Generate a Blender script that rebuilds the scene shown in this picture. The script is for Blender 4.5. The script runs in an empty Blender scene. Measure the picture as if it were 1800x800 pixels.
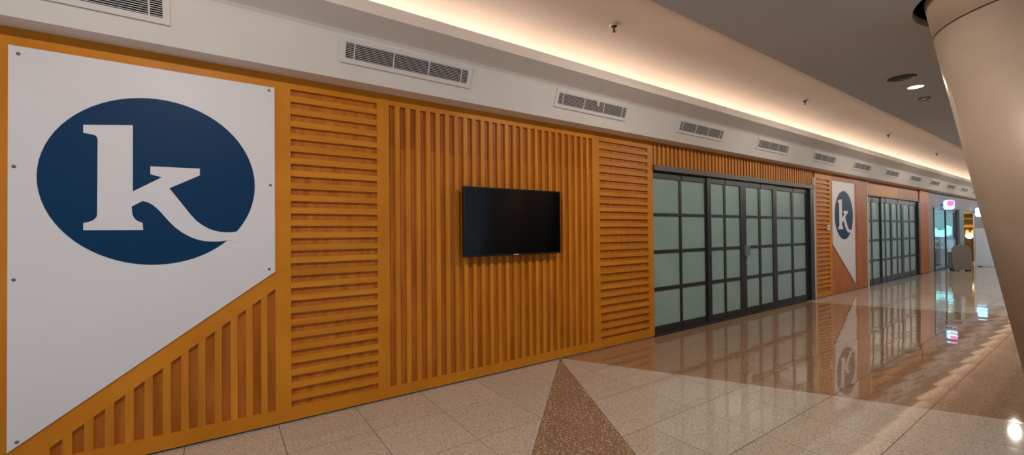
import bpy, bmesh, math, random
from mathutils import Vector, Matrix
random.seed(7)
S = bpy.context.scene
C = S.collection
R = math.radians

# ------------------------------------------------------------------ camera
HC = 1.55
F_PX, YAW, PITCH, ROLL = 740.77, 0.601726, 0.010531, -0.009102
fw = Vector((math.sin(YAW)*math.cos(PITCH), math.cos(YAW)*math.cos(PITCH), math.sin(PITCH)))
rt = Vector((math.cos(YAW), -math.sin(YAW), 0.0))
up = rt.cross(fw)
r2 = rt*math.cos(ROLL)+up*math.sin(ROLL)
u2 = -rt*math.sin(ROLL)+up*math.cos(ROLL)
cd = bpy.data.cameras.new('camera')
cam = bpy.data.objects.new('camera', cd); C.objects.link(cam)
cd.sensor_fit = 'HORIZONTAL'; cd.sensor_width = 36.0; cd.lens = 36.0*F_PX/1800.0
cd.clip_start = 0.05; cd.clip_end = 300
M = Matrix.Identity(4)
for i in range(3):
    M[i][0], M[i][1], M[i][2] = r2[i], u2[i], -fw[i]
M[0][3], M[1][3], M[2][3] = 0, 0, HC
cam.matrix_world = M
S.camera = cam

# ------------------------------------------------------------------ world, exposure
w = bpy.data.worlds.new('world'); S.world = w; w.use_nodes = True
bg = w.node_tree.nodes['Background']
bg.inputs['Color'].default_value = (0.58, 0.78, 1.0, 1); bg.inputs['Strength'].default_value = 0.68
S.view_settings.view_transform = 'Standard'; S.view_settings.look = 'None'
S.view_settings.gamma = 1.0; S.view_settings.use_curve_mapping = False
S.view_settings.exposure = 0.0
LAMP_W = 54.0            # watts of each downlight
COVE_E = 10.5             # emission of the cove strip

# ------------------------------------------------------------------ helpers
def lin(r, g, b):
    f = lambda c: (c/255/12.92) if c/255 <= .04045 else ((c/255+.055)/1.055)**2.4
    return (f(r), f(g), f(b), 1)
MATS = {}
def mat(name, col, rough=.5, metal=0.0, spec=.5, emit=None, estr=0.0, coat=0.0):
    m = bpy.data.materials.new(name); m.use_nodes = True
    b = m.node_tree.nodes['Principled BSDF']
    b.inputs['Base Color'].default_value = col
    b.inputs['Roughness'].default_value = rough
    b.inputs['Metallic'].default_value = metal
    b.inputs['Specular IOR Level'].default_value = spec
    if coat: b.inputs['Coat Weight'].default_value = coat; b.inputs['Coat Roughness'].default_value = .08
    if emit:
        b.inputs['Emission Color'].default_value = emit; b.inputs['Emission Strength'].default_value = estr
    MATS[name] = m
    return m
def nodes(m): return m.node_tree.nodes, m.node_tree.links, m.node_tree.nodes['Principled BSDF']
def noise_tint(m, c1, c2, scale=(1, 1, 1), nscale=5, detail=4, lo=.35, hi=.65, coord='Object', bump=0.0, rnd=0.0):
    n, l, b = nodes(m)
    tc = n.new('ShaderNodeTexCoord') if coord != 'World' else n.new('ShaderNodeNewGeometry')
    mp = n.new('ShaderNodeMapping'); mp.inputs['Scale'].default_value = scale
    l.new(tc.outputs['Position' if coord == 'World' else coord], mp.inputs['Vector'])
    tx = n.new('ShaderNodeTexNoise'); tx.inputs['Scale'].default_value = nscale; tx.inputs['Detail'].default_value = detail
    l.new(mp.outputs['Vector'], tx.inputs['Vector'])
    rp = n.new('ShaderNodeValToRGB')
    rp.color_ramp.elements[0].position = lo; rp.color_ramp.elements[0].color = c1
    rp.color_ramp.elements[1].position = hi; rp.color_ramp.elements[1].color = c2
    l.new(tx.outputs['Fac'], rp.inputs['Fac'])
    out = rp.outputs['Color']
    if rnd:
        oi = n.new('ShaderNodeObjectInfo'); mr = n.new('ShaderNodeMapRange')
        mr.inputs['To Min'].default_value = 1-rnd; mr.inputs['To Max'].default_value = 1+rnd
        l.new(oi.outputs['Random'], mr.inputs['Value'])
        hs = n.new('ShaderNodeHueSaturation'); l.new(out, hs.inputs['Color']); l.new(mr.outputs['Result'], hs.inputs['Value'])
        out = hs.outputs['Color']
    l.new(out, b.inputs['Base Color'])
    if bump:
        bp = n.new('ShaderNodeBump'); bp.inputs['Strength'].default_value = bump; bp.inputs['Distance'].default_value = .002
        l.new(tx.outputs['Fac'], bp.inputs['Height']); l.new(bp.outputs['Normal'], b.inputs['Normal'])
    return m

def mesh_obj(name, verts, faces, m, parent=None, smooth=False):
    me = bpy.data.meshes.new(name); me.from_pydata(verts, [], faces); me.update()
    if m: me.materials.append(MATS[m] if isinstance(m, str) else m)
    if smooth:
        for p in me.polygons: p.use_smooth = True
    o = bpy.data.objects.new(name, me); C.objects.link(o)
    if parent: o.parent = parent
    return o
BF = [(0, 3, 2, 1), (4, 5, 6, 7), (0, 1, 5, 4), (1, 2, 6, 5), (2, 3, 7, 6), (3, 0, 4, 7)]
def box_v(x0, x1, y0, y1, z0, z1):
    return [(x0, y0, z0), (x1, y0, z0), (x1, y1, z0), (x0, y1, z0), (x0, y0, z1), (x1, y0, z1), (x1, y1, z1), (x0, y1, z1)]
def boxes(name, L, m, parent=None):
    v, f = [], []
    for b in L:
        k = len(v); v += box_v(*b); f += [tuple(i+k for i in q) for q in BF]
    return mesh_obj(name, v, f, m, parent)
def box(name, x0, x1, y0, y1, z0, z1, m, parent=None):
    return boxes(name, [(x0, x1, y0, y1, z0, z1)], m, parent)
_share = {}
def cbox(name, x0, x1, y0, y1, z0, z1, m, parent=None):
    """box piece that shares its mesh with every other piece of the same size"""
    key = (name, m, round(x1-x0, 4), round(y1-y0, 4), round(z1-z0, 4))
    if key not in _share:
        hx, hy, hz = (x1-x0)/2, (y1-y0)/2, (z1-z0)/2
        me = bpy.data.meshes.new(name); me.from_pydata(box_v(-hx, hx, -hy, hy, -hz, hz), [], BF); me.update()
        me.materials.append(MATS[m]); _share[key] = me
    o = bpy.data.objects.new(name, _share[key]); C.objects.link(o)
    o.location = ((x0+x1)/2, (y0+y1)/2, (z0+z1)/2)
    if parent: o.parent = parent
    return o
def prism_xz(name, pts, y0, y1, m, parent=None):
    """polygon in the wall plane, given thickness from y0 (front) to y1"""
    n = len(pts)
    v = [(x, y0, z) for x, z in pts]+[(x, y1, z) for x, z in pts]
    f = [tuple(range(n)), tuple(range(2*n-1, n-1, -1))]+[(i, i+n, (i+1) % n+n, (i+1) % n) for i in range(n)]
    o = mesh_obj(name, v, f, m, parent)
    bm = bmesh.new(); bm.from_mesh(o.data); bmesh.ops.recalc_face_normals(bm, faces=bm.faces[:]); bm.to_mesh(o.data); bm.free()
    return o
def prism_yz(name, pts, x0, x1, m, parent=None, smooth=False):
    n = len(pts)
    v = [(x0, y, z) for y, z in pts]+[(x1, y, z) for y, z in pts]
    f = [tuple(range(n)), tuple(range(2*n-1, n-1, -1))]+[(i, i+n, (i+1) % n+n, (i+1) % n) for i in range(n)]
    o = mesh_obj(name, v, f, m, parent)
    bm = bmesh.new(); bm.from_mesh(o.data); bmesh.ops.recalc_face_normals(bm, faces=bm.faces[:]); bm.to_mesh(o.data); bm.free()
    return o
def lathe(name, prof, m, parent=None, n=32, loc=(0, 0, 0), smooth=True):
    v, f = [], []
    for r, z in prof:
        for i in range(n):
            a = 2*math.pi*i/n; v.append((r*math.cos(a), r*math.sin(a), z))
    for j in range(len(prof)-1):
        for i in range(n):
            f.append((j*n+i, j*n+(i+1) % n, (j+1)*n+(i+1) % n, (j+1)*n+i))
    if prof[0][0] > 0: f.append(tuple(range(n-1, -1, -1)))
    if prof[-1][0] > 0: f.append(tuple((len(prof)-1)*n+i for i in range(n)))
    o = mesh_obj(name, v, f, m, parent)
    bm = bmesh.new(); bm.from_mesh(o.data); bmesh.ops.remove_doubles(bm, verts=bm.verts[:], dist=1e-6)
    bmesh.ops.recalc_face_normals(bm, faces=bm.faces[:]); bm.to_mesh(o.data); bm.free()
    if smooth:
        for p in o.data.polygons: p.use_smooth = len(p.vertices) == 4
    o.location = loc
    return o
def empty(name, loc=(0, 0, 0)):
    o = bpy.data.objects.new(name, None); C.objects.link(o); o.location = loc; o.empty_display_size = .1
    return o
def tag(o, label, cat, group=None):
    o['label'] = label; o['category'] = cat
    if group: o['group'] = group
    return o
def struct(o, label=None):
    o['kind'] = 'structure'
    if label: o['label'] = label
    return o
def stuff(o): o['kind'] = 'stuff'; return o
def thing(name, label, cat, loc=(0, 0, 0), group=None):
    return tag(empty(name, loc), label, cat, group)

# ------------------------------------------------------------------ materials
def wood(name, base, dark, light, scale, ns, rnd):
    noise_tint(mat(name, lin(*base), .45, spec=.22), lin(*dark), lin(*light), scale, ns, 5, .3, .72, 'World', rnd=rnd)
wood('wood', (200, 124, 24), (196, 118, 20), (212, 134, 30), (1.2, 1, 1.2), 2.2, .03)
wood('wood_slat', (202, 126, 30), (193, 116, 26), (214, 138, 36), (6, 6, .7), 2.5, .07)
wood('wood_slat_h', (202, 126, 30), (193, 116, 26), (214, 138, 36), (.7, 6, 6), 2.5, .05)
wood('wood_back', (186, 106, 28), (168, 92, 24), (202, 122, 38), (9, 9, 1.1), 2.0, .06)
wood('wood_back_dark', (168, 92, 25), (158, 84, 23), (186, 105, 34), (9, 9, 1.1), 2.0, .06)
wood('wood_far', (176, 100, 30), (170, 92, 30), (190, 110, 38), (3, 3, .7), 2.0, .03)
mat('shadow_gap_strip', lin(30, 20, 14), .8)  # near-black colour puts the base gap's shade into the strip
noise_tint(mat('sign_white', lin(224, 221, 224), .45, spec=.3), lin(222, 219, 222), lin(227, 224, 228), (1, 1, 1), 1.2, 2, .3, .7, 'World')
mat('navy', lin(0, 52, 92), .5, spec=.2)
mat('screw', lin(120, 118, 118), .35, metal=.8)
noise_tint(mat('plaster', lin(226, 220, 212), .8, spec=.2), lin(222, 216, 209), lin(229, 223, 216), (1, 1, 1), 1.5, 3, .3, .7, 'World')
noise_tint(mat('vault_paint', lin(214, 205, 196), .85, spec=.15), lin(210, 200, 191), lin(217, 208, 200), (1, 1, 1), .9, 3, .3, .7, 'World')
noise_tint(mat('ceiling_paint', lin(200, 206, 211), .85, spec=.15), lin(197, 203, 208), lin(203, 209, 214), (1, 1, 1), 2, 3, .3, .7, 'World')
mat('vent_metal', lin(222, 216, 212), .45, spec=.4)
mat('vent_dark', lin(22, 20, 22), .8)
mat('frame_dark', lin(40, 38, 37), .4, spec=.5)
mat('frame_track', lin(74, 64, 57), .45, spec=.5)
noise_tint(mat('frosted_glass', lin(144, 170, 162), .32, spec=.4), lin(140, 166, 158), lin(149, 175, 167), (1, 1, 1), 1.5, 3, .3, .7, 'World')
mat('steel', lin(200, 200, 204), .3, metal=.9)
mat('tv_black', lin(10, 10, 12), .35, spec=.5)
mat('tv_screen', lin(5, 6, 9), .14, spec=.3)
mat('tv_logo', lin(190, 190, 195), .4)
mat('lamp_trim', lin(205, 200, 192), .5)
mat('lamp_glow', lin(255, 246, 215), .5, emit=(1.0, .9, .66, 1), estr=14)
mat('cove_glow', lin(255, 230, 200), .5, emit=(1.0, .78, .62, 1), estr=COVE_E)
mat('dark_grille', lin(70, 66, 62), .7)
mat('brass', lin(90, 62, 44), .4, metal=.6)
noise_tint(mat('column_paint', lin(166, 146, 128), .5, metal=.2, spec=.4), lin(162, 142, 124), lin(170, 150, 132), (1, 1, 1), 3, 3, .3, .7, 'World')
mat('hole_dark', lin(60, 52, 48), .8)
mat('trim_cream', lin(205, 196, 180), .6)
mat('switch_white', lin(225, 222, 216), .5)
mat('blocker_dark', lin(58, 54, 52), .8)  # for the added wall that darkens the television's reflection
mat('grout', lin(86, 72, 60), .8)

def tile_mat(name, c_lo, c_hi, fleck, fleck_amt, rough, rnd, dome, fscale=160, spec=.5):
    m = mat(name, c_lo, rough, spec=spec); n, l, b = nodes(m)
    g = n.new('ShaderNodeNewGeometry')
    n1 = n.new('ShaderNodeTexNoise'); n1.inputs['Scale'].default_value = 55; n1.inputs['Detail'].default_value = 6
    l.new(g.outputs['Position'], n1.inputs['Vector'])
    rp = n.new('ShaderNodeValToRGB')
    rp.color_ramp.elements[0].position = .36; rp.color_ramp.elements[0].color = c_lo
    rp.color_ramp.elements[1].position = .64; rp.color_ramp.elements[1].color = c_hi
    l.new(n1.outputs['Fac'], rp.inputs['Fac'])
    v = n.new('ShaderNodeTexVoronoi'); v.inputs['Scale'].default_value = fscale; l.new(g.outputs['Position'], v.inputs['Vector'])
    sp = n.new('ShaderNodeSeparateColor'); l.new(v.outputs['Color'], sp.inputs['Color'])
    gt = n.new('ShaderNodeMath'); gt.operation = 'GREATER_THAN'; gt.inputs[1].default_value = 1-fleck_amt
    l.new(sp.outputs['Red'], gt.inputs[0])
    mx = n.new('ShaderNodeMix'); mx.data_type = 'RGBA'; l.new(gt.outputs[0], mx.inputs['Factor'])
    l.new(rp.outputs['Color'], mx.inputs['A']); mx.inputs['B'].default_value = fleck
    oi = n.new('ShaderNodeObjectInfo'); mr = n.new('ShaderNodeMapRange')
    mr.inputs['To Min'].default_value = 1-rnd; mr.inputs['To Max'].default_value = 1+rnd
    l.new(oi.outputs['Random'], mr.inputs['Value'])
    hs = n.new('ShaderNodeHueSaturation'); l.new(mx.outputs['Result'], hs.inputs['Color']); l.new(mr.outputs['Result'], hs.inputs['Value'])
    l.new(hs.outputs['Color'], b.inputs['Base Color'])
    if dome:
        # slight cupping of each slab, a fine relief of a millimetre
        sx = n.new('ShaderNodeSeparateXYZ'); l.new(g.outputs['Position'], sx.inputs[0])
        def frac(sock, off, pitch):
            a = n.new('ShaderNodeMath'); a.operation = 'SUBTRACT'; l.new(sock, a.inputs[0]); a.inputs[1].default_value = off
            d = n.new('ShaderNodeMath'); d.operation = 'DIVIDE'; l.new(a.outputs[0], d.inputs[0]); d.inputs[1].default_value = pitch
            f = n.new('ShaderNodeMath'); f.operation = 'FRACT'; l.new(d.outputs[0], f.inputs[0])
            s = n.new('ShaderNodeMath'); s.operation = 'SUBTRACT'; l.new(f.outputs[0], s.inputs[0]); s.inputs[1].default_value = .5
            q = n.new('ShaderNodeMath'); q.operation = 'MULTIPLY'; l.new(s.outputs[0], q.inputs[0]); l.new(s.outputs[0], q.inputs[1])
            return q.outputs[0]
        ad = n.new('ShaderNodeMath'); ad.operation = 'ADD'
        l.new(frac(sx.outputs['X'], TX0, TP), ad.inputs[0]); l.new(frac(sx.outputs['Y'], TY0, TPY), ad.inputs[1])
        mu = n.new('ShaderNodeMath'); mu.operation = 'MULTIPLY'; l.new(ad.outputs[0], mu.inputs[0]); mu.inputs[1].default_value = dome
        bp = n.new('ShaderNodeBump'); bp.inputs['Strength'].default_value = 1; bp.inputs['Distance'].default_value = 1
        l.new(mu.outputs[0], bp.inputs['Height']); l.new(bp.outputs['Normal'], b.inputs['Normal'])
    return m
TX0, TP, TY0, TPY = .372, .602, 3.36, .598
tile_mat('tile_light', lin(178, 163, 148), lin(203, 188, 172), lin(152, 135, 120), .12, .052, .04, -.002, spec=.7)
tile_mat('tile_dark', lin(146, 112, 84), lin(170, 132, 100), lin(118, 90, 68), .14, .035, .04, -.0028, spec=1.0)
tile_mat('tile_wedge', lin(124, 98, 76), lin(144, 116, 92), lin(196, 172, 144), .16, .35, .03, 0, 110)

Y0 = 3.906            # front face of the timber cladding
TOP = 2.854
XL, XR = -5.0, 46.0

# ------------------------------------------------------------------ floor
floor = struct(box('floor', XL, XR, -9.0, Y0+.02, -.12, -.004, 'grout'))
def clip(poly, a, b, c):        # keep a*x+b*y<=c
    out = []
    for i in range(len(poly)):
        p, q = poly[i], poly[(i+1) % len(poly)]
        dp, dq = a*p[0]+b*p[1]-c, a*q[0]+b*q[1]-c
        if dp <= 0: out.append(p)
        if dp*dq < 0:
            t = dp/(dp-dq); out.append((p[0]+t*(q[0]-p[0]), p[1]+t*(q[1]-p[1])))
    return out
def half(px, py, dx, dy, right):   # half plane beside the line through p along d (d points away from the wall)
    a, b = dy, -dx                 # normal
    if a < 0: a, b = -a, -b        # a>0: normal points to +x
    c = a*px+b*py
    return (-a, -b, -c) if right else (a, b, c)
L1 = (3.30, 3.84, -1.52, -1.47); L2 = (3.32, 3.80, -.96, -1.85); L3 = (3.45, 3.86, 1.77, -3.32); L4 = (10.33, 3.70, .89, -2.15)
def side(L, right): return half(*L, right)
# region pieces: list of half planes
regs = [('tile_light', [side(L1, False)]),
        ('tile_wedge', [side(L1, True), side(L2, False)]),
        ('tile_light', [side(L2, True), side(L3, False)]),
        ('tile_dark', [side(L3, True), side(L4, False)]),
        ('tile_light', [side(L4, True)])]
def area(p): return .5*sum(p[i][0]*p[(i+1) % len(p)][1]-p[(i+1) % len(p)][0]*p[i][1] for i in range(len(p)))
def proj(x, y, z):
    d = Vector((x, y, z-HC)); t = d.dot(fw)
    if t < .1: return None
    return 900+F_PX*d.dot(r2)/t, 400-F_PX*d.dot(u2)/t
def tile_prism(p, z1, ax, ay, cx, cy, z0=-.02):
    n = len(p)
    v = [(x, y, z0) for x, y in p]+[(x, y, z1+ax*(x-cx)+ay*(y-cy)) for x, y in p]
    f = [tuple(range(n-1, -1, -1)), tuple(range(n, 2*n))]+[(i, (i+1) % n, (i+1) % n+n, i+n) for i in range(n)]
    return v, f
rest = {}
cands = []
xs = [TX0+TP*k for k in range(-9, 76)]
ys = [Y0+.005]+[TY0-TPY*k for k in range(0, 12)]
J = .0023
for i in range(len(xs)-1):
    for j in range(len(ys)-1):
        cell = [(xs[i]+J, ys[j+1]+J), (xs[i+1]-J, ys[j+1]+J), (xs[i+1]-J, ys[j]-J), (xs[i]+J, ys[j]-J)]
        for m, hp in regs:
            p = cell
            if m == 'tile_wedge': continue
            for a, b, c in hp:
                if not p: break
                nn = math.hypot(a, b)
                p = clip(p, a, b, c-J*.7*nn)
            if not p or len(p) < 3 or abs(area(p)) < 2e-4: continue
            cx, cy = sum(q[0] for q in p)/len(p), sum(q[1] for q in p)/len(p)
            pr = [proj(q[0], q[1], 0) for q in p]
            vis = all(pr) and max(q[0] for q in pr) > 0 and min(q[0] for q in pr) < 1800 and min(q[1] for q in pr) < 800
            size = 0
            if vis: size = min(max(q[0] for q in pr)-min(q[0] for q in pr), max(q[1] for q in pr)-min(q[1] for q in pr))
            rn = random.Random(i*131+j*17+len(m))
            k = {'tile_light': .0008, 'tile_dark': .0012, 'tile_wedge': 0}[m]
            cands.append((size, m, p, rn.uniform(-k, k), rn.uniform(-k, k), cx, cy))
wp = [(-9, -3.0), (9, -3.0), (9, 3.84), (-9, 3.84)]
for a, b, c in (side(L1, True), side(L2, False)): wp = clip(wp, a, b, c-.002*math.hypot(a, b))
wcx, wcy = 2.2, 2.4
wv, wf = tile_prism([(x-wcx, y-wcy) for x, y in wp], 0, 0, 0, 0, 0)
wo = mesh_obj('inlay_strip', wv, wf, 'tile_wedge', floor); wo.location = (wcx, wcy, 0); wo['label'] = 'brown speckled stone wedge'
cands.sort(key=lambda c: -c[0])
for q, (size, m, p, ax, ay, cx, cy) in enumerate(cands):
    if size >= 7 and q < 290:
        v, f = tile_prism([(x-cx, y-cy) for x, y in p], 0, ax, ay, 0, 0)
        o = mesh_obj('floor_tile', v, f, m, floor); o.location = (cx, cy, 0)
    else:
        v, f = tile_prism(p, 0, ax, ay, cx, cy)
        V, Fs = rest.setdefault(m, ([], [])); k = len(V)
        V += v; Fs += [tuple(t+k for t in fa) for fa in f]
for m, (V, Fs) in rest.items():
    stuff(mesh_obj('floor_tile_field', V, Fs, m, floor))

# ------------------------------------------------------------------ wall behind, bulkhead, vault, ceiling
wall = struct(boxes('wall_back', [(XL, 20.40, Y0+.10, Y0+.30, -.02, 3.40)], 'plaster'))
fascia = [(Y0+.12, TOP), (3.72, TOP), (3.615, 3.16), (3.603, 3.187), (3.580, 3.209), (3.545, 3.224), (3.50, 3.240), (3.36, 3.291), (3.44, 3.435), (3.462, 3.435),
          (3.462, 3.345), (Y0+.12, 3.345)]
trim1 = struct(prism_yz('trim_1', fascia, XL, XR, 'plaster'), 'white bulkhead with sloping fascia and a cove lip above the shopfronts')
vin = [(3.66, 3.335), (3.66, 3.50), (3.635, 3.565), (3.56, 3.62), (3.44, 3.665), (3.25, 3.705), (3.0, 3.722), (2.82, 3.712), (2.68, 3.685), (2.55, 3.64), (2.43, 3.585), (2.33, 3.535), (2.25, 3.502)]
for _ in range(3):                     # round the curve off
    q = [vin[0]]
    for (ya, za), (yb, zb) in zip(vin, vin[1:]):
        q += [(.75*ya+.25*yb, .75*za+.25*zb), (.25*ya+.75*yb, .25*za+.75*zb)]
    vin = q+[vin[-1]]
vout = [(y+(.06 if y > 3.5 else 0), z+.07) for y, z in vin]
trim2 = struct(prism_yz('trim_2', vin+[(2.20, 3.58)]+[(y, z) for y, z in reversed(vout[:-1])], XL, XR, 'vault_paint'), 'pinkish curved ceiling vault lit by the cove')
struct(box('wall_blocker', 10.2, XR, -9.2, -9.0, 0, 7.0, 'blocker_dark'), 'unseen dark wall added across the hall to darken the television reflection')  # unseen blocker, added to keep the television's reflection dark
# cove light strip on its little shelf behind the lip
strip = box('cove_light_strip', XL+.2, XR-.2, 3.56, 3.60, 3.425, 3.455, 'cove_glow')
struct(box('trim_5', XL+.2, XR-.2, 3.55, 3.61, 3.345, 3.425, 'plaster'), 'batten carrying the cove light strip')
tag(strip, 'warm linear light strip hidden behind the white cove lip', 'light')
# flat grey ceiling with the round opening for the column
HX, HY, HR = 5.38, .30, .80
def ceiling():
    bm = bmesh.new(); n = 48
    z0, z1 = 3.5, 3.62
    sq = 1.2
    ring, outer = [], []
    for i in range(n):
        a = 2*math.pi*(i+.5)/n
        ring.append((HX+HR*math.cos(a), HY+HR*math.sin(a)))
        k = sq/max(abs(math.cos(a)), abs(math.sin(a)))
        outer.append((HX+k*math.cos(a), HY+k*math.sin(a)))
    def ply(pts, z, flip):
        vs = [bm.verts.new((x, y, z)) for x, y in pts]
        bm.faces.new(vs if not flip else vs[::-1])
    for z, fl in ((z0, True), (z1, False)):
        for i in range(n):
            j = (i+1) % n
            a, b = 2*math.pi*(i+.5)/n, 2*math.pi*(i+1.5)/n
            q = [ring[i], outer[i], outer[j], ring[j]]
            if i in (n//8-1, 3*n//8-1, 5*n//8-1, 7*n//8-1):     # a corner of the square lies between
                s1 = 1 if math.cos((a+b)/2) > 0 else -1; s2 = 1 if math.sin((a+b)/2) > 0 else -1
                q = [ring[i], outer[i], (HX+s1*sq, HY+s2*sq), outer[j], ring[j]]
            ply(q, z, fl)
        for x0, x1, y0, y1 in ((XL, HX-sq, -4.5, 2.25), (HX+sq, XR, -4.5, 2.25), (HX-sq, HX+sq, -4.5, HY-sq), (HX-sq, HX+sq, HY+sq, 2.25)):
            ply([(x0, y0), (x1, y0), (x1, y1), (x0, y1)], z, fl)
    ed = [((XL, 2.25), (XR, 2.25)), ((XR, -4.5), (XL, -4.5))]
    for (xa, ya), (xb, yb) in ed:
        bm.faces.new([bm.verts.new(p) for p in ((xa, ya, z0), (xa, ya, z1), (xb, yb, z1), (xb, yb, z0))])
    for i in range(n):
        j = (i+1) % n
        bm.faces.new([bm.verts.new((*ring[i], z0)), bm.verts.new((*ring[j], z0)), bm.verts.new((*ring[j], z1)), bm.verts.new((*ring[i], z1))])
    bmesh.ops.remove_doubles(bm, verts=bm.verts[:], dist=1e-5)
    me = bpy.data.meshes.new('ceiling'); bm.to_mesh(me); bm.free(); me.materials.append(MATS['ceiling_paint'])
    o = bpy.data.objects.new('ceiling', me); C.objects.link(o); return o
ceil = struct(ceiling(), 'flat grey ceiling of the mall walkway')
# dark sleeve of the opening
sleeve = lathe('opening_sleeve', [(HR+.0, 3.56), (HR+.0, 4.25), (HR-.01, 4.25), (HR-.01, 3.56)], 'hole_dark', ceil, 48, (HX, HY, 0))
lid = lathe('opening_cap', [(0.0, 4.25), (HR, 4.25), (HR, 4.28), (0, 4.28)], 'hole_dark', ceil, 48, (HX, HY, 0))

# ------------------------------------------------------------------ leaning column
col = thing('leaning_column', 'thick beige round column leaning in front of the shop corridor', 'column', (HX, HY-.169*3.5, 0))
def leaning(name, r0, r1, z0, z1, m, n=64):
    v, f = [], []
    for z, r in ((z0, r0), (z1, r1)):
        for i in range(n):
            a = 2*math.pi*i/n; v.append((r*math.cos(a), r*math.sin(a)+.169*z, z))
    for i in range(n): f.append((i, (i+1) % n, n+(i+1) % n, n+i))
    f += [tuple(range(n-1, -1, -1)), tuple(range(n, 2*n))]
    o = mesh_obj(name, v, f, m, col)
    for p in o.data.polygons: p.use_smooth = len(p.vertices) == 4
    return o
leaning('shaft', .712, .712, 0, 3.222, 'column_paint')
leaning('joint', .700, .700, 3.222, 3.234, 'hole_dark')
leaning('upper_shaft', .712, .712, 3.234, 4.2, 'column_paint')

# ------------------------------------------------------------------ timber cladding panels
G = 'slatted timber panels along the shopfront'
D = .025                     # recess depth
def shadow_gap_strip(p, x0, x1): cbox('shadow_gap_strip', x0, x1, Y0+.012, Y0+.095, 0.0, .02, 'shadow_gap_strip', p)  # recessed support strip, painted dark as the shadow gap at the floor
def stile(p, x0, x1, z0=.014, z1=TOP): cbox('stile', x0, x1, Y0, Y0+.06, z0, z1, 'wood', p)
def rail(p, x0, x1, z0, z1): cbox('rail', x0, x1, Y0, Y0+.06, z0, z1, 'wood', p)
def back(p, x0, x1, z0, z1, m='wood_back'): cbox('back_board', x0, x1, Y0+D, Y0+.06, z0, z1, m, p)

def hpanel(label, x0, x1, xo0, xo1, ztop, zbot, pitch=.1032, gap=.054):
    p = thing('timber_panel', label, 'wall panel', ((x0+x1)/2, Y0, 0)); off = -(x0+x1)/2
    ch = []
    n = int(round((ztop-zbot-gap)/pitch))
    def P(f, *a): ch.append(f(*a))
    objs0 = set(C.objects)
    stile(p, x0, xo0); stile(p, xo1, x1); rail(p, xo0, xo1, ztop, TOP); rail(p, xo0, xo1, .014, zbot)
    back(p, xo0, xo1, zbot, ztop, 'wood_back')
    for k in range(n):
        zt = ztop-k*pitch-gap
        cbox('slat', xo0, xo1, Y0+.001, Y0+D, zt-(pitch-gap), zt, 'wood_slat_h', p)
    shadow_gap_strip(p, x0, x1)
    for o in C.objects:
        if o.parent == p: o.location.x += off; o.location.y -= Y0
    return p
hpanel('tall timber panel with wide horizontal slats right beside the large white logo board', .352, 1.234, .466, 1.178, 2.752, .119)
hpanel('tall timber panel with horizontal slats between the television wall and the first glazed door', 4.02, 5.19, 4.083, 5.075, 2.742, .126)
hpanel('narrow looking timber panel with horizontal slats beside the distant logo board', 10.86, 11.80, 10.95, 11.67, 2.69, .11)

# vertical slat panel behind the television
p = thing('timber_panel', 'wide timber panel with vertical slats behind the wall mounted television', 'wall panel', (2.627, Y0, 0))
stile(p, 1.234, 1.290); stile(p, 3.955, 4.02); rail(p, 1.290, 3.955, 2.752, TOP); rail(p, 1.290, 3.955, .014, .112); shadow_gap_strip(p, 1.234, 4.02)
g, sw, ns = .0602, .0440, 25
for k in range(ns+1):
    xa = 1.290+k*(g+sw)
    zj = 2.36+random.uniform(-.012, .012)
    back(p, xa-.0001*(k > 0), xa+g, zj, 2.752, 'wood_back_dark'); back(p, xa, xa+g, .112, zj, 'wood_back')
    if k < ns: cbox('slat', xa+g, xa+g+sw, Y0+.001, Y0+.06, .112, 2.752, 'wood_slat', p)
for o in C.objects:
    if o.parent == p: o.location.x -= 2.627; o.location.y -= Y0

# panel behind the big logo board with the slatted triangle below
def sl(x): return .198+.719*(x+.912)
p = thing('timber_panel', 'timber panel with short vertical slats in a triangle under the large logo board', 'wall panel', (-.75, Y0, 0))
stile(p, -2.6, -1.02); shadow_gap_strip(p, -2.6, .352)
def pr(name, pts, ya, yb, m):
    o = prism_xz(name, pts, ya, yb, m, p); return o
pr('upper_board', [(-1.02, sl(-1.02)), (.352, sl(.352)), (.352, TOP), (-1.02, TOP)], Y0, Y0+.06, 'wood')
rail(p, -1.02, .352, .014, .122)
xo = [-.912+.1007*k for k in range(13)]
pr('end_block', [(-1.02, .122), (xo[0], .122), (xo[0], sl(xo[0])), (-1.02, sl(-1.02))], Y0, Y0+.06, 'wood')
for k, x in enumerate(xo):
    x1 = x+.056
    if x1 > .352: x1 = .352
    pr('back_board', [(x, .122), (x1, .122), (x1, sl(x1)), (x, sl(x))], Y0+D, Y0+.06, 'wood_back')
    xn = xo[k+1] if k < 12 else .352
    if xn > x1+.002: pr('slat', [(x1, .122), (xn, .122), (xn, sl(xn)), (x1, sl(x1))], Y0+.001, Y0+.06, 'wood_slat')
for o in C.objects:
    if o.parent == p: o.location.x += .75; o.location.y -= Y0

# fluted valance over the first door
p = thing('slatted_valance', 'row of deep vertical timber flutes above the first glazed door', 'wall panel', (7.96, Y0, 2.5))
cbox('back_board', 5.19, 10.80, Y0+.085, Y0+.095, 2.515, TOP, 'wood_back_dark', p)  # darker wood paints in shade between the flutes
nf = 54
for k in range(nf):
    xa = 5.215+k*.1033
    cbox('slat', xa, xa+.050, Y0-.006, Y0+.085, 2.517, TOP, 'wood_slat', p)
for o in C.objects:
    if o.parent == p: o.location -= Vector((7.96, Y0, 2.5))

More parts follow.
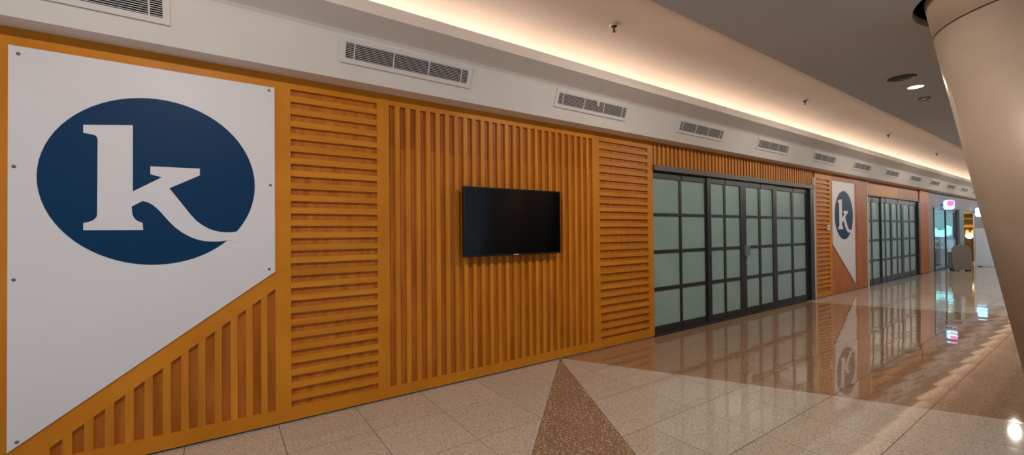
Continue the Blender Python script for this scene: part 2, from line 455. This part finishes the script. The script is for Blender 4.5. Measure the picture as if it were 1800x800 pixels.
# plain boards further along
p = thing('timber_panel', 'plain timber panel behind the distant logo board beside the second door', 'wall panel', (13.0, Y0, 0))
cbox('upper_rail', 11.80, 14.17, Y0, Y0+.06, 2.69, TOP, 'wood_far', p)
cbox('board', 11.80, 13.40, Y0+.004, Y0+.06, .11, 2.69, 'wood_far', p)
cbox('board', 13.40, 14.17, Y0, Y0+.06, .11, 2.69, 'wood_far', p)
cbox('bottom_rail', 11.80, 14.17, Y0-.004, Y0+.06, .014, .11, 'wood_far', p); shadow_gap_strip(p, 11.80, 14.17)
for o in C.objects:
    if o.parent == p: o.location.x -= 13.0; o.location.y -= Y0
p = thing('timber_panel', 'timber header with a lighter left board above the second glazed door', 'wall panel', (16.7, Y0, 2.5))
cbox('board', 14.28, 17.0, Y0+.02, Y0+.08, 2.47, 2.76, 'wood', p); cbox('board', 17.0, 19.29, Y0+.02, Y0+.08, 2.47, 2.76, 'wood_far', p)
cbox('upper_rail', 14.28, 19.29, Y0+.03, Y0+.08, 2.76, TOP, 'wood_far', p)
for o in C.objects:
    if o.parent == p: o.location -= Vector((16.7, Y0, 2.5))
p = thing('timber_panel', 'narrow reddish timber pier right of the second glazed door', 'wall panel', (19.8, Y0, 0))
cbox('board', 19.29, 20.40, Y0, Y0+.06, .014, 2.74, 'wood_far', p); cbox('cap', 19.29, 20.40, Y0-.01, Y0+.06, 2.74, TOP, 'wood_back_dark', p); shadow_gap_strip(p, 19.29, 20.40)
for o in C.objects:
    if o.parent == p: o.location.x -= 19.8; o.location.y -= Y0
struct(box('trim_3', 10.785, 10.86, Y0-.004, Y0+.09, 0, 2.70, 'trim_cream'), 'pale jamb strip right of the first glazed door')
struct(box('trim_4', 14.17, 14.28, Y0-.004, Y0+.09, 0, TOP, 'trim_cream'), 'pale jamb strip left of the second glazed door')

# ------------------------------------------------------------------ logo boards
kpx = [(43,150),(260,152),(260,442),(387,380),(337,367),(337,332),(553,342),(553,372),(420,428),(450,465),(480,502),(510,540),(540,572),(565,590),(590,604),
       (615,613),(640,619),(665,621),(690,621),(718,618),(742,612),(722,668),(681,655),(660,659),(640,661),(610,662),(580,660),(550,655),(520,645),(495,633),(470,618),
       (445,599),(420,575),(400,553),(380,530),(362,513),(345,500),(333,493),(320,488),(303,484),(255,508),(257,535),(260,548),(266,558),(274,567),(284,573),(303,580),(305,611),
       (43,612),(43,580),(62,577),(75,573),(88,567),(97,559),(102,551),(104,540),(106,215),(104,206),(99,199),(92,195),(80,192),(43,185)]
def unproj(px, py):
    d = fw+((px-900)/F_PX)*r2-((py-400)/F_PX)*u2
    t = Y0/d.y
    return d.x*t, HC+d.z*t
CX, CZ, CR = -.380, 1.930, .590
kpts = []
for a, b in kpx:
    x, z = unproj(130+a/2.5, 160+b/2.5); kpts.append((x-CX, z-CZ))
def sign_board(x, outline, cx, cz, screws, label):
    p = thing('logo_board', label, 'sign', (x, Y0, 0))
    L = lambda pts: [(a-x, b) for a, b in pts]
    prism_xz('panel', L(outline), -.010, 0.0, 'sign_white', p)
    disc = [(cx-x+CR*math.cos(2*math.pi*i/72), cz+CR*math.sin(2*math.pi*i/72)) for i in range(72)]
    d = prism_xz('logo_disc', disc, -.0112, -.010, 'navy', p); d['label'] = 'dark blue printed disc'
    k = prism_xz('letter_k', [(cx-x+a, cz+b) for a, b in kpts], -.0122, -.0105, 'sign_white', d); k['label'] = 'white lower case letter k with a sweeping tail'
    for sx_, sz in screws:
        s = lathe('screw', [(0.0, 0.004), (.007, .003), (.0105, 0.0), (.0105, -.002)], 'screw', p, 14)
        s.rotation_euler = (math.pi/2, 0, 0); s.location = (sx_-x, -.010, sz)
    return p
sign_board(-.37, [(-1.092, .222), (.349, 1.246), (.349, 2.738), (-1.092, 2.738)], CX, CZ,
           [(-1.067, 1.984), (-1.066, 1.281), (-1.05, .278), (.317, 1.944), (.308, 1.269), (-1.05, 2.690), (.309, 2.708)],
           'large white board with a navy disc and letter k at the near end')
sign_board(12.52, [(11.805, 1.195), (13.245, .160), (13.245, 2.690), (11.805, 2.690)], 12.53, 1.885,
           [(11.84, 1.25), (13.21, .22), (13.21, 1.3), (11.84, 2.65), (13.21, 2.65)],
           'distant white logo board with the letter k between the two glazed doors')

# ------------------------------------------------------------------ television
p = thing('television', 'black flat television mounted on the vertical slats', 'television', (2.678, Y0, 1.660))
tw, th = .648, .366
yb = -.085
def inset_frame():
    b = .012
    return [(-tw, tw, yb, yb+.03, th-b, th), (-tw, tw, yb, yb+.03, -th, -th+b*1.6), (-tw, -tw+b, yb, yb+.03, -th+b*1.6, th-b), (tw-b, tw, yb, yb+.03, -th+b*1.6, th-b)]
bz = boxes('bezel', inset_frame(), 'tv_black', p)
box('screen', -tw+.012, tw-.012, yb+.004, yb+.012, -th+.0192, th-.012, 'tv_screen', p)
box('housing', -tw+.004, tw-.004, yb+.012, yb+.045, -th+.004, th-.004, 'tv_black', p)
box('wall_mount', -.25, .25, yb+.045, .001, -.16, .16, 'tv_black', p)
box('maker_badge', -.035, .035, yb-.001, yb+.002, -th+.003, -th+.013, 'tv_logo', bz)

# ------------------------------------------------------------------ glazed doors
def leaf(door, x0, x1, panes, zs, yf, m='frame_dark', handle=None):
    """panes: (x0,x1) columns; zs: rows from top to bottom"""
    lf = empty('door_leaf', (0, 0, 0)); lf.parent = door
    xs_ = [x0]+[v for q in panes for v in q]+[x1]
    ztop, zbot = 2.435, .025
    yb_ = yf+.05
    for k in range(0, len(xs_), 2):
        nm = 'stile' if k in (0, len(xs_)-2) else 'mullion'
        cbox(nm, xs_[k], xs_[k+1], yf+(.0 if nm == 'stile' else .006), yb_, zbot, ztop, m, lf)
    for a, b in panes:
        cbox('top_rail', a, b, yf, yb_, zs[0][0], ztop, m, lf)
        cbox('bottom_rail', a, b, yf, yb_, zbot, zs[-1][1], m, lf)
        for r in range(len(zs)-1):
            cbox('glazing_bar', a, b, yf+.006, yb_, zs[r+1][0], zs[r][1], m, lf)
        for zt, zb in zs:
            cbox('pane', a, b, yf+.020, yf+.032, zb, zt, 'frosted_glass', lf)
    return lf
ZS = [(2.335, 1.812), (1.770, 1.258), (1.210, .706), (.652, .130)]
d1 = struct(empty('door_1', (0, 0, 0)), 'black framed glazed sliding door with frosted panes in two large and two small leaves')
leaf(d1, 5.19, 6.66, [(5.215, 5.893), (5.949, 6.602)], ZS, Y0+.036)
leaf(d1, 6.63, 7.775, [(6.742, 7.150), (7.209, 7.686)], ZS, Y0+.018)
l3 = leaf(d1, 7.777, 9.03, [(7.891, 8.372), (8.449, 8.927)], ZS, Y0+.018)
leaf(d1, 8.99, 10.60, [(9.127, 9.796), (9.883, 10.478)], ZS, Y0+.036)
cbox('frame_jamb', 10.60, 10.785, Y0-.01, Y0+.10, 0, 2.44, 'frame_dark', d1)
cbox('header_track', 5.19, 10.785, Y0-.03, Y0+.09, 2.437, 2.515, 'frame_track', d1)
cbox('threshold', 5.19, 10.785, Y0-.015, Y0+.10, 0, .024, 'frame_dark', d1)
# pull plate and key lock
cbox('pull_plate', 7.80, 7.955, Y0-.016, Y0+.0175, 1.075, 1.262, 'steel', l3)
kl = lathe('key_lock', [(0, .016), (.026, .014), (.032, 0)], 'steel', l3, 16); kl.rotation_euler = (math.pi/2, 0, 0); kl.location = (7.88, Y0+.0175, .93)
d2 = struct(empty('door_2', (0, 0, 0)), 'distant dark framed glazed door with narrow frosted panes')
ZS2 = [(2.29, 1.80), (1.745, 1.26), (1.20, .70), (.64, .17)]
leaf(d2, 14.28, 15.41, [(14.30, 14.674), (14.747, 15.358)], ZS2, Y0+.036)
leaf(d2, 15.40, 16.33, [(15.468, 15.762), (15.843, 16.255)], ZS2, Y0+.018)
leaf(d2, 16.332, 17.45, [(16.40, 16.872), (16.973, 17.324)], ZS2, Y0+.018)
leaf(d2, 17.42, 19.10, [(17.632, 18.243), (18.358, 18.948)], ZS2, Y0+.036)
cbox('frame_jamb', 19.10, 19.29, Y0-.01, Y0+.10, 0, 2.40, 'frame_dark', d2)
cbox('header_track', 14.28, 19.29, Y0-.02, Y0+.09, 2.436, 2.47, 'frame_track', d2)
cbox('threshold', 14.28, 19.29, Y0-.01, Y0+.10, 0, .024, 'frame_dark', d2)
sw_ = thing('wall_switch', 'small white switch box on the slats beside the distant logo board', 'switch', (11.55, Y0, 1.586))
bd = box('body', -.05, .05, -.03, .0, -.06, .06, 'switch_white', sw_); box('rocker', -.02, .02, -.036, -.03, -.03, .03, 'steel', bd)

# ------------------------------------------------------------------ air vents on the fascia
VA = math.atan2(3.72-3.615, 3.16-TOP)        # lean of the fascia
vent_c = [-.90+2.312*k for k in range(17)]
def vent(x, label, n_slat=9, torn=False):
    z = 3.075; y = 3.72-(z-TOP)*math.tan(VA)
    p = thing('air_vent', label, 'vent', (x, y, z), 'air vents along the bulkhead')
    p.rotation_euler = (VA, 0, 0)      # local z up the fascia, local -y outwards
    hw, hh = .57, .062
    fw_ = .038
    box('backing', -hw, hw, -.006, -.001, -hh, hh, 'vent_dark', p)
    boxes('frame', [(-hw-fw_, hw+fw_, -.014, 0, hh, hh+fw_), (-hw-fw_, hw+fw_, -.014, 0, -hh-fw_, -hh), (-hw-fw_, -hw, -.014, 0, -hh, hh), (hw, hw+fw_, -.014, 0, -hh, hh)], 'vent_metal', p)
    for k in range(n_slat):
        zc = -hh+(k+.5)*2*hh/n_slat
        cbox('louvre', -hw, hw, -.014, -.008, zc-.002, zc+.002, 'vent_metal', p)
    for xd in (-.50, -.165, .165, .50):
        cbox('divider', xd-.004, xd+.004, -.015, -.006, -hh, hh, 'vent_metal', p)
    if torn:
        t = prism_xz('torn_flap', [(.02, hh), (.07, hh), (.06, hh-.02), (.075, hh-.055), (.045, hh-.06)], -.024, -.0165, 'vent_metal', p)
        t['label'] = 'bent white flap hanging over the louvres'
    return p
ordn = ['second', 'third', 'fourth', 'fifth', 'sixth', 'seventh', 'eighth', 'ninth', 'tenth', 'eleventh', 'twelfth', 'thirteenth', 'fourteenth', 'fifteenth', 'sixteenth', 'seventeenth', 'eighteenth']
for k, x in enumerate(vent_c[:13]):
    if k == 0: lb = 'white louvred air vent above the large logo board, cut by the photo edge'
    elif k == 1: lb = 'white louvred air vent above the near horizontal slat panel'
    elif k == 2: lb = 'louvred air vent with a torn flap above the right of the television'
    else: lb = '%s air vent counted from the near end of the white bulkhead' % ordn[k-1]
    vent(x, lb, torn=(k == 2))

# ------------------------------------------------------------------ ceiling fittings
def downlight(x, y, label, r=.085, watts=LAMP_W):
    p = thing('downlight', label, 'light', (x, y, 3.5), 'downlights in the grey ceiling')
    lathe('trim_ring', [(r, -.001), (r+.025, -.004), (r+.027, .0), (r, .0)], 'lamp_trim', p, 28)
    lathe('diffuser', [(0, -.004), (r*.8, -.003), (r, -.0005)], 'lamp_glow', p, 28)
    ld = bpy.data.lights.new('downlight_lamp', 'AREA'); ld.shape = 'DISK'; ld.size = 2*r; ld.energy = watts*.55; ld.color = (1.0, .90, .79)
    lo = bpy.data.objects.new('downlight_lamp', ld); C.objects.link(lo); lo.parent = p; lo.location = (0, 0, -.006)
    ld = bpy.data.lights.new('downlight_glow', 'SPOT'); ld.spot_size = R(180); ld.spot_blend = .0; ld.shadow_soft_size = .01; ld.energy = watts*.75; ld.color = (1.0, .90, .79)
    lo = bpy.data.objects.new('downlight_glow', ld); C.objects.link(lo); lo.parent = p; lo.location = (0, 0, -.012)
    return p
DL = ['downlight far left of the photo frame, over the entrance end', 'downlight above the photo frame over the large logo board', 'downlight just above the photo frame over the television wall',
      'glowing round downlight in the grey ceiling left of the leaning column']
for k in range(-1, 11):
    lb = DL[k+1] if k < 3 else '%s downlight of the row past the leaning column' % (['first']+ordn)[k-3]
    downlight(7.89+4.16*(k-2), 1.615, lb)
p = thing('ceiling_speaker', 'dark round ceiling speaker beside the glowing downlight', 'speaker', (7.25, 1.615, 3.5))
lathe('grille', [(0, -.012), (.11, -.010), (.125, -.006)], 'dark_grille', p, 28); lathe('rim', [(.125, -.008), (.145, -.004), (.145, 0), (.125, 0)], 'dark_grille', p, 28)
p = thing('smoke_detector', 'small grey detector just beyond the glowing downlight', 'detector', (8.66, 1.68, 3.5))
lathe('base', [(.07, 0), (.07, -.015), (.055, -.02), (.0, -.02)], 'dark_grille', p, 20); lathe('sensor', [(.04, -.02), (.035, -.04), (0, -.042)], 'dark_grille', p, 20)
def vault_z(y):
    for (ya, za), (yb2, zb) in zip(vin, vin[1:]):
        if yb2 <= y <= ya and ya > yb2: return zb+(za-zb)*(y-yb2)/(ya-yb2)
    return 3.75
SPL = ['nearest brass sprinkler hanging from the lit vault above the glazed door', 'second brass sprinkler along the lit vault', 'third small sprinkler along the lit vault', 'fourth tiny sprinkler along the lit vault near the column', 'farthest tiny sprinkler along the lit vault']
for (x, y), lb in zip([(3.40, 3.02), (8.06, 3.02), (12.6, 3.06), (17.0, 3.06), (21.6, 3.06)], SPL):
    z = vault_z(y)
    p = thing('sprinkler', lb, 'sprinkler', (x, y, z), 'sprinklers along the vault')
    lathe('plate', [(.0, .004), (.048, .004), (.050, -.003), (.044, -.012), (.02, -.014), (0, -.014)], 'plaster', p, 20)
    lathe('cup', [(.034, -.012), (.030, -.024), (.012, -.030), (0, -.030)], 'brass', p, 16)
    lathe('stem', [(.009, -.028), (.009, -.068), (0, -.068)], 'brass', p, 10)
    lathe('deflector', [(0, -.066), (.018, -.068), (.020, -.073), (0, -.076)], 'brass', p, 14)

# ------------------------------------------------------------------ far shop
mat('shop_grey', lin(150, 146, 148), .6)
mat('shop_inner', lin(150, 166, 170), .7)
mat('shop_teal', lin(120, 146, 148), .5)
mat('shop_warm', lin(200, 160, 90), .7)
mat('shop_frame', lin(60, 62, 66), .4, metal=.4)
mat('wood_shelf', lin(120, 84, 50), .5)
mat('sign_cyan', lin(170, 230, 255), .4, emit=(.35, .80, 1.0, 1), estr=3.0)
mat('sign_blue', lin(40, 120, 220), .4, emit=(.05, .28, .9, 1), estr=1.6)
mat('sign_pink', lin(255, 70, 140), .4, emit=(1.0, .10, .32, 1), estr=2.2)
mat('screen_cyan', lin(140, 230, 240), .4, emit=(.25, .85, .9, 1), estr=1.6)
mat('screen_dim', lin(60, 110, 110), .4, emit=(.10, .30, .30, 1), estr=.5)
mat('goods_yellow_lit', lin(230, 180, 60), .5, emit=(1, .62, .15, 1), estr=.25)  # weak emission puts the display's warm light into the jars' colour
mat('lamp_white', lin(250, 240, 220), .5, emit=(1, .88, .66, 1), estr=1.6)
mat('cloth_grey', lin(132, 122, 112), .8)
mat('cloth_dark', lin(60, 54, 50), .8)
mat('board_white', lin(214, 222, 236), .4)
mat('green_dark', lin(46, 66, 48), .7)
mat('planter_dark', lin(52, 60, 56), .6)
gm = mat('shop_glass', (.85, .95, .95, 1), .03); gm.node_tree.nodes['Principled BSDF'].inputs['Transmission Weight'].default_value = 1.0
gm.node_tree.nodes['Principled BSDF'].inputs['IOR'].default_value = 1.1

wr = struct(boxes('wall_right', [(20.41, 21.15, Y0+.02, Y0+.06, -.01, TOP+.3), (21.15, XR, Y0+.02, Y0+.06, 2.30, TOP+.3), (24.80, 25.55, Y0-.06, Y0+.06, -.01, 2.30), (28.4, XR, Y0+.02, Y0+.06, -.01, 2.30)], 'shop_grey'),
            'grey shopfront wall of the far shop')
boxes('pier_cladding', [(24.78, 25.57, Y0-.075, Y0-.06, .0, 2.30)], 'shop_teal', wr)
struct(box('floor_shop', 20.4, 33, Y0+.02, 9.0, -.12, 0.0, 'tile_light'), 'pale floor inside the far shop').name = 'floor_inner'
struct(boxes('wall_shop', [(20.4, 20.5, Y0+.06, 8.0, 0, 3.1), (20.4, 33, 8.0, 8.1, 0, 3.1), (25.45, 25.55, Y0+.06, 8.0, 0, 3.1), (29.6, 29.7, Y0+.06, 8.0, 0, 3.1)], 'shop_inner'), 'pale inner walls of the far shop').name = 'wall_inner'
struct(box('ceiling_shop', 20.4, 33, Y0+.06, 8.1, 3.0, 3.1, 'plaster'), 'white ceiling inside the far shop').name = 'ceiling_inner'
wn = struct(empty('window_1', (0, 0, 0)), 'clear shop window of the far shop')
boxes('window_frame', [(21.15, 24.78, Y0-.01, Y0+.05, 2.22, 2.30), (21.15, 21.22, Y0, Y0+.05, 0, 2.22), (22.9, 22.96, Y0, Y0+.05, 0, 2.22), (24.72, 24.78, Y0, Y0+.05, 0, 2.22), (21.15, 24.78, Y0, Y0+.05, 0, .06)], 'shop_frame', wn)
for a, b in ((21.22, 22.9), (22.96, 24.72)): cbox('pane', a, b, Y0+.02, Y0+.03, .06, 2.22, 'shop_glass', wn)
for (x, y, c, e) in ((23.5, 5.2, (.75, .95, 1), 110), (27.6, 5.0, (1, .75, .42), 110)):
    p = thing('shop_lamp', 'cool ceiling lamp inside the far shop window' if x < 25 else 'warm ceiling lamp inside the far shop opening', 'light', (x, y, 3.0))
    lathe('housing', [(.16, 0), (.16, -.05), (.14, -.05)], 'shop_frame', p, 20); lathe('diffuser', [(0, -.045), (.14, -.045)], 'lamp_white', p, 20)
    ld = bpy.data.lights.new('shop_lamp_light', 'AREA'); ld.shape = 'DISK'; ld.size = .3; ld.energy = e; ld.color = c
    lo = bpy.data.objects.new('shop_lamp_light', ld); C.objects.link(lo); lo.parent = p; lo.location = (0, 0, -.06)
def rounded(w, h, r, n=6):
    pts = []
    for cx, cz, a0 in ((w-r, h-r, 0), (-w+r, h-r, 90), (-w+r, -h+r, 180), (w-r, -h+r, 270)):
        for i in range(n+1):
            a = R(a0+90*i/n); pts.append((cx+r*math.cos(a), cz+r*math.sin(a)))
    return pts
def blade_sign(x, yc, z, w, h, label, pink):
    p = thing('blade_sign', label, 'sign', (x, yc, z)); p.rotation_euler = (0, 0, R(-80))
    prism_xz('casing', rounded(w+.014, h+.014, .09), -.03, .03, 'sign_blue', p)
    prism_xz('light_face', rounded(w, h, .08), -.038, -.03, 'sign_cyan', p)
    if pink: prism_xz('pink_mark', [(a+.04, b+.05) for a, b in rounded(w*.66, h*.58, .05)], -.044, -.038, 'sign_pink', p)
    box('bracket', -.235, -w-.01, -.02, .02, -.02, .02, 'shop_frame', p)
blade_sign(22.2, 3.70, 2.41, .14, .172, 'glowing cyan and pink blade sign above the far shop window', True)
blade_sign(28.1, 3.70, 2.25, .15, .2, 'glowing cyan blade sign half hidden by the leaning column', False)
p = thing('display_screen', 'glowing cyan screen inside the far shop window', 'screen', (25.40, 4.45, 1.45))
boxes('casing', [(-.03, .04, -.34, .34, -.32, .75)], 'shop_frame', p); box('picture', -.036, -.03, -.31, .31, -.29, .72, 'screen_dim', p)
mesh_obj('bright_shape', [(-.04, y, z) for y, z in ((.30, -.27), (-.05, -.28), (-.28, -.18), (-.29, .16), (-.12, .22), (-.05, .02), (.12, .0), (.18, .10), (.30, .05))], [tuple(range(9))], 'screen_cyan', p)
# warm display in the second opening
p = thing('display_shelf', 'warm lit timber shelf of yellow goods inside the far shop', 'shelf', (29.4, 4.45, 0))
for z in (.75, 1.15, 1.55, 1.95, 2.2): cbox('shelf_board', -.25, .15, -.45, .5, z, z+.04, 'wood_shelf', p)
cbox('side', -.25, .15, -.48, -.45, 0, 2.3, 'wood_shelf', p); cbox('side', -.25, .15, .5, .53, 0, 2.3, 'wood_shelf', p); cbox('back_panel', .15, .18, -.48, .53, 0, 2.3, 'shop_warm', p)
rg = random.Random(3)
for z in (1.19,):
    for q in range(5):
        o = lathe('goods_jar', [(.0, 0), (.07, 0), (.075, .05), (.07, rg.uniform(.16, .26)), (.03, .28), (.0, .28)], 'goods_yellow_lit', None, 12, (29.3, 4.1+q*.18, z))
        tag(o, '%s yellow jar from the front of the warm shelf in the far shop' % ['first', 'second', 'third', 'fourth', 'fifth'][q], 'jar', 'yellow jars on the far shop shelf')
for q, yy in enumerate((4.13, 4.44)):
    o = lathe('globe_lamp', [(.0, 0), (.05, .0), (.13, .08), (.14, .16), (.10, .25), (0, .29)], 'lamp_white', None, 16, (28.7, yy, 1.04))
    tag(o, ('left' if q else 'right')+' white globe lamp on the dark table in the far shop', 'lamp', 'globe lamps in the far shop')
p = thing('side_table', 'dark table under the globe lamps in the far shop', 'table', (28.7, 4.29, 0))
box('top', -.25, .25, -.30, .32, .98, 1.04, 'cloth_dark', p)
for a in (-.2, .2):
    for b in (-.26, .27): cbox('leg', a-.02, a+.02, b-.02, b+.02, 0, .98, 'cloth_dark', p)
# draped stand in the corridor
p = thing('draped_chair', 'grey draped chair shaped object standing before the far shop', 'chair', (22.0, 3.38, 0)); p.rotation_euler = (0, 0, R(-68))
prof = [(a*.74, b) for a, b in [(-.30, .05), (-.33, .30), (-.34, .62), (-.31, .80), (-.22, .90), (.0, .94), (.20, .91), (.30, .80), (.33, .60), (.33, .30), (.31, .05)]]
prism_xz('back', prof, -.07, .07, 'cloth_grey', p)
box('seat', -.21, .21, .07, .36, .30, .46, 'cloth_grey', p)
for s in (-1, 1): box('arm', s*.235-.035, s*.235+.035, .0, .38, .07, .66, 'cloth_grey', p)
for a in (-.2, .2):
    for b in (0, .33): cbox('foot', a-.03, a+.03, b-.03, b+.03, 0, .08, 'cloth_dark', p)
# planter with a shrub at the window
p = thing('planter', 'dark square planter with a small shrub inside the far shop window', 'plant', (23.7, 4.25, 0))
box('pot', -.22, .22, -.22, .22, 0.0, .72, 'planter_dark', p)
v, f = [], []
for q in range(150):
    c = Vector((rg.gauss(0, .12), rg.gauss(0, .12), .86+rg.gauss(0, .09)))
    d = Vector((rg.uniform(-1, 1), rg.uniform(-1, 1), rg.uniform(-.2, 1))).normalized(); e = d.cross(Vector((0, 0, 1))).normalized()*.025
    k = len(v); v += [c, c+d*.06+e, c+d*.13, c+d*.06-e]; f.append((k, k+1, k+2, k+3))
stuff(mesh_obj('foliage', v, f, 'green_dark', p))
# white free standing board
p = thing('standing_board', 'plain bluish white free standing board partly behind the leaning column', 'board', (25.0, 3.02, 0)); p.rotation_euler = (0, 0, R(-72))
prism_xz('panel', [(-.42, .03), (.62, .03), (.62, 1.53), (-.42, 1.53)], -.02, .02, 'board_white', p)
for a in (-.3, .5): cbox('foot', a-.03, a+.03, -.2, .2, 0, .03, 'shop_frame', p)
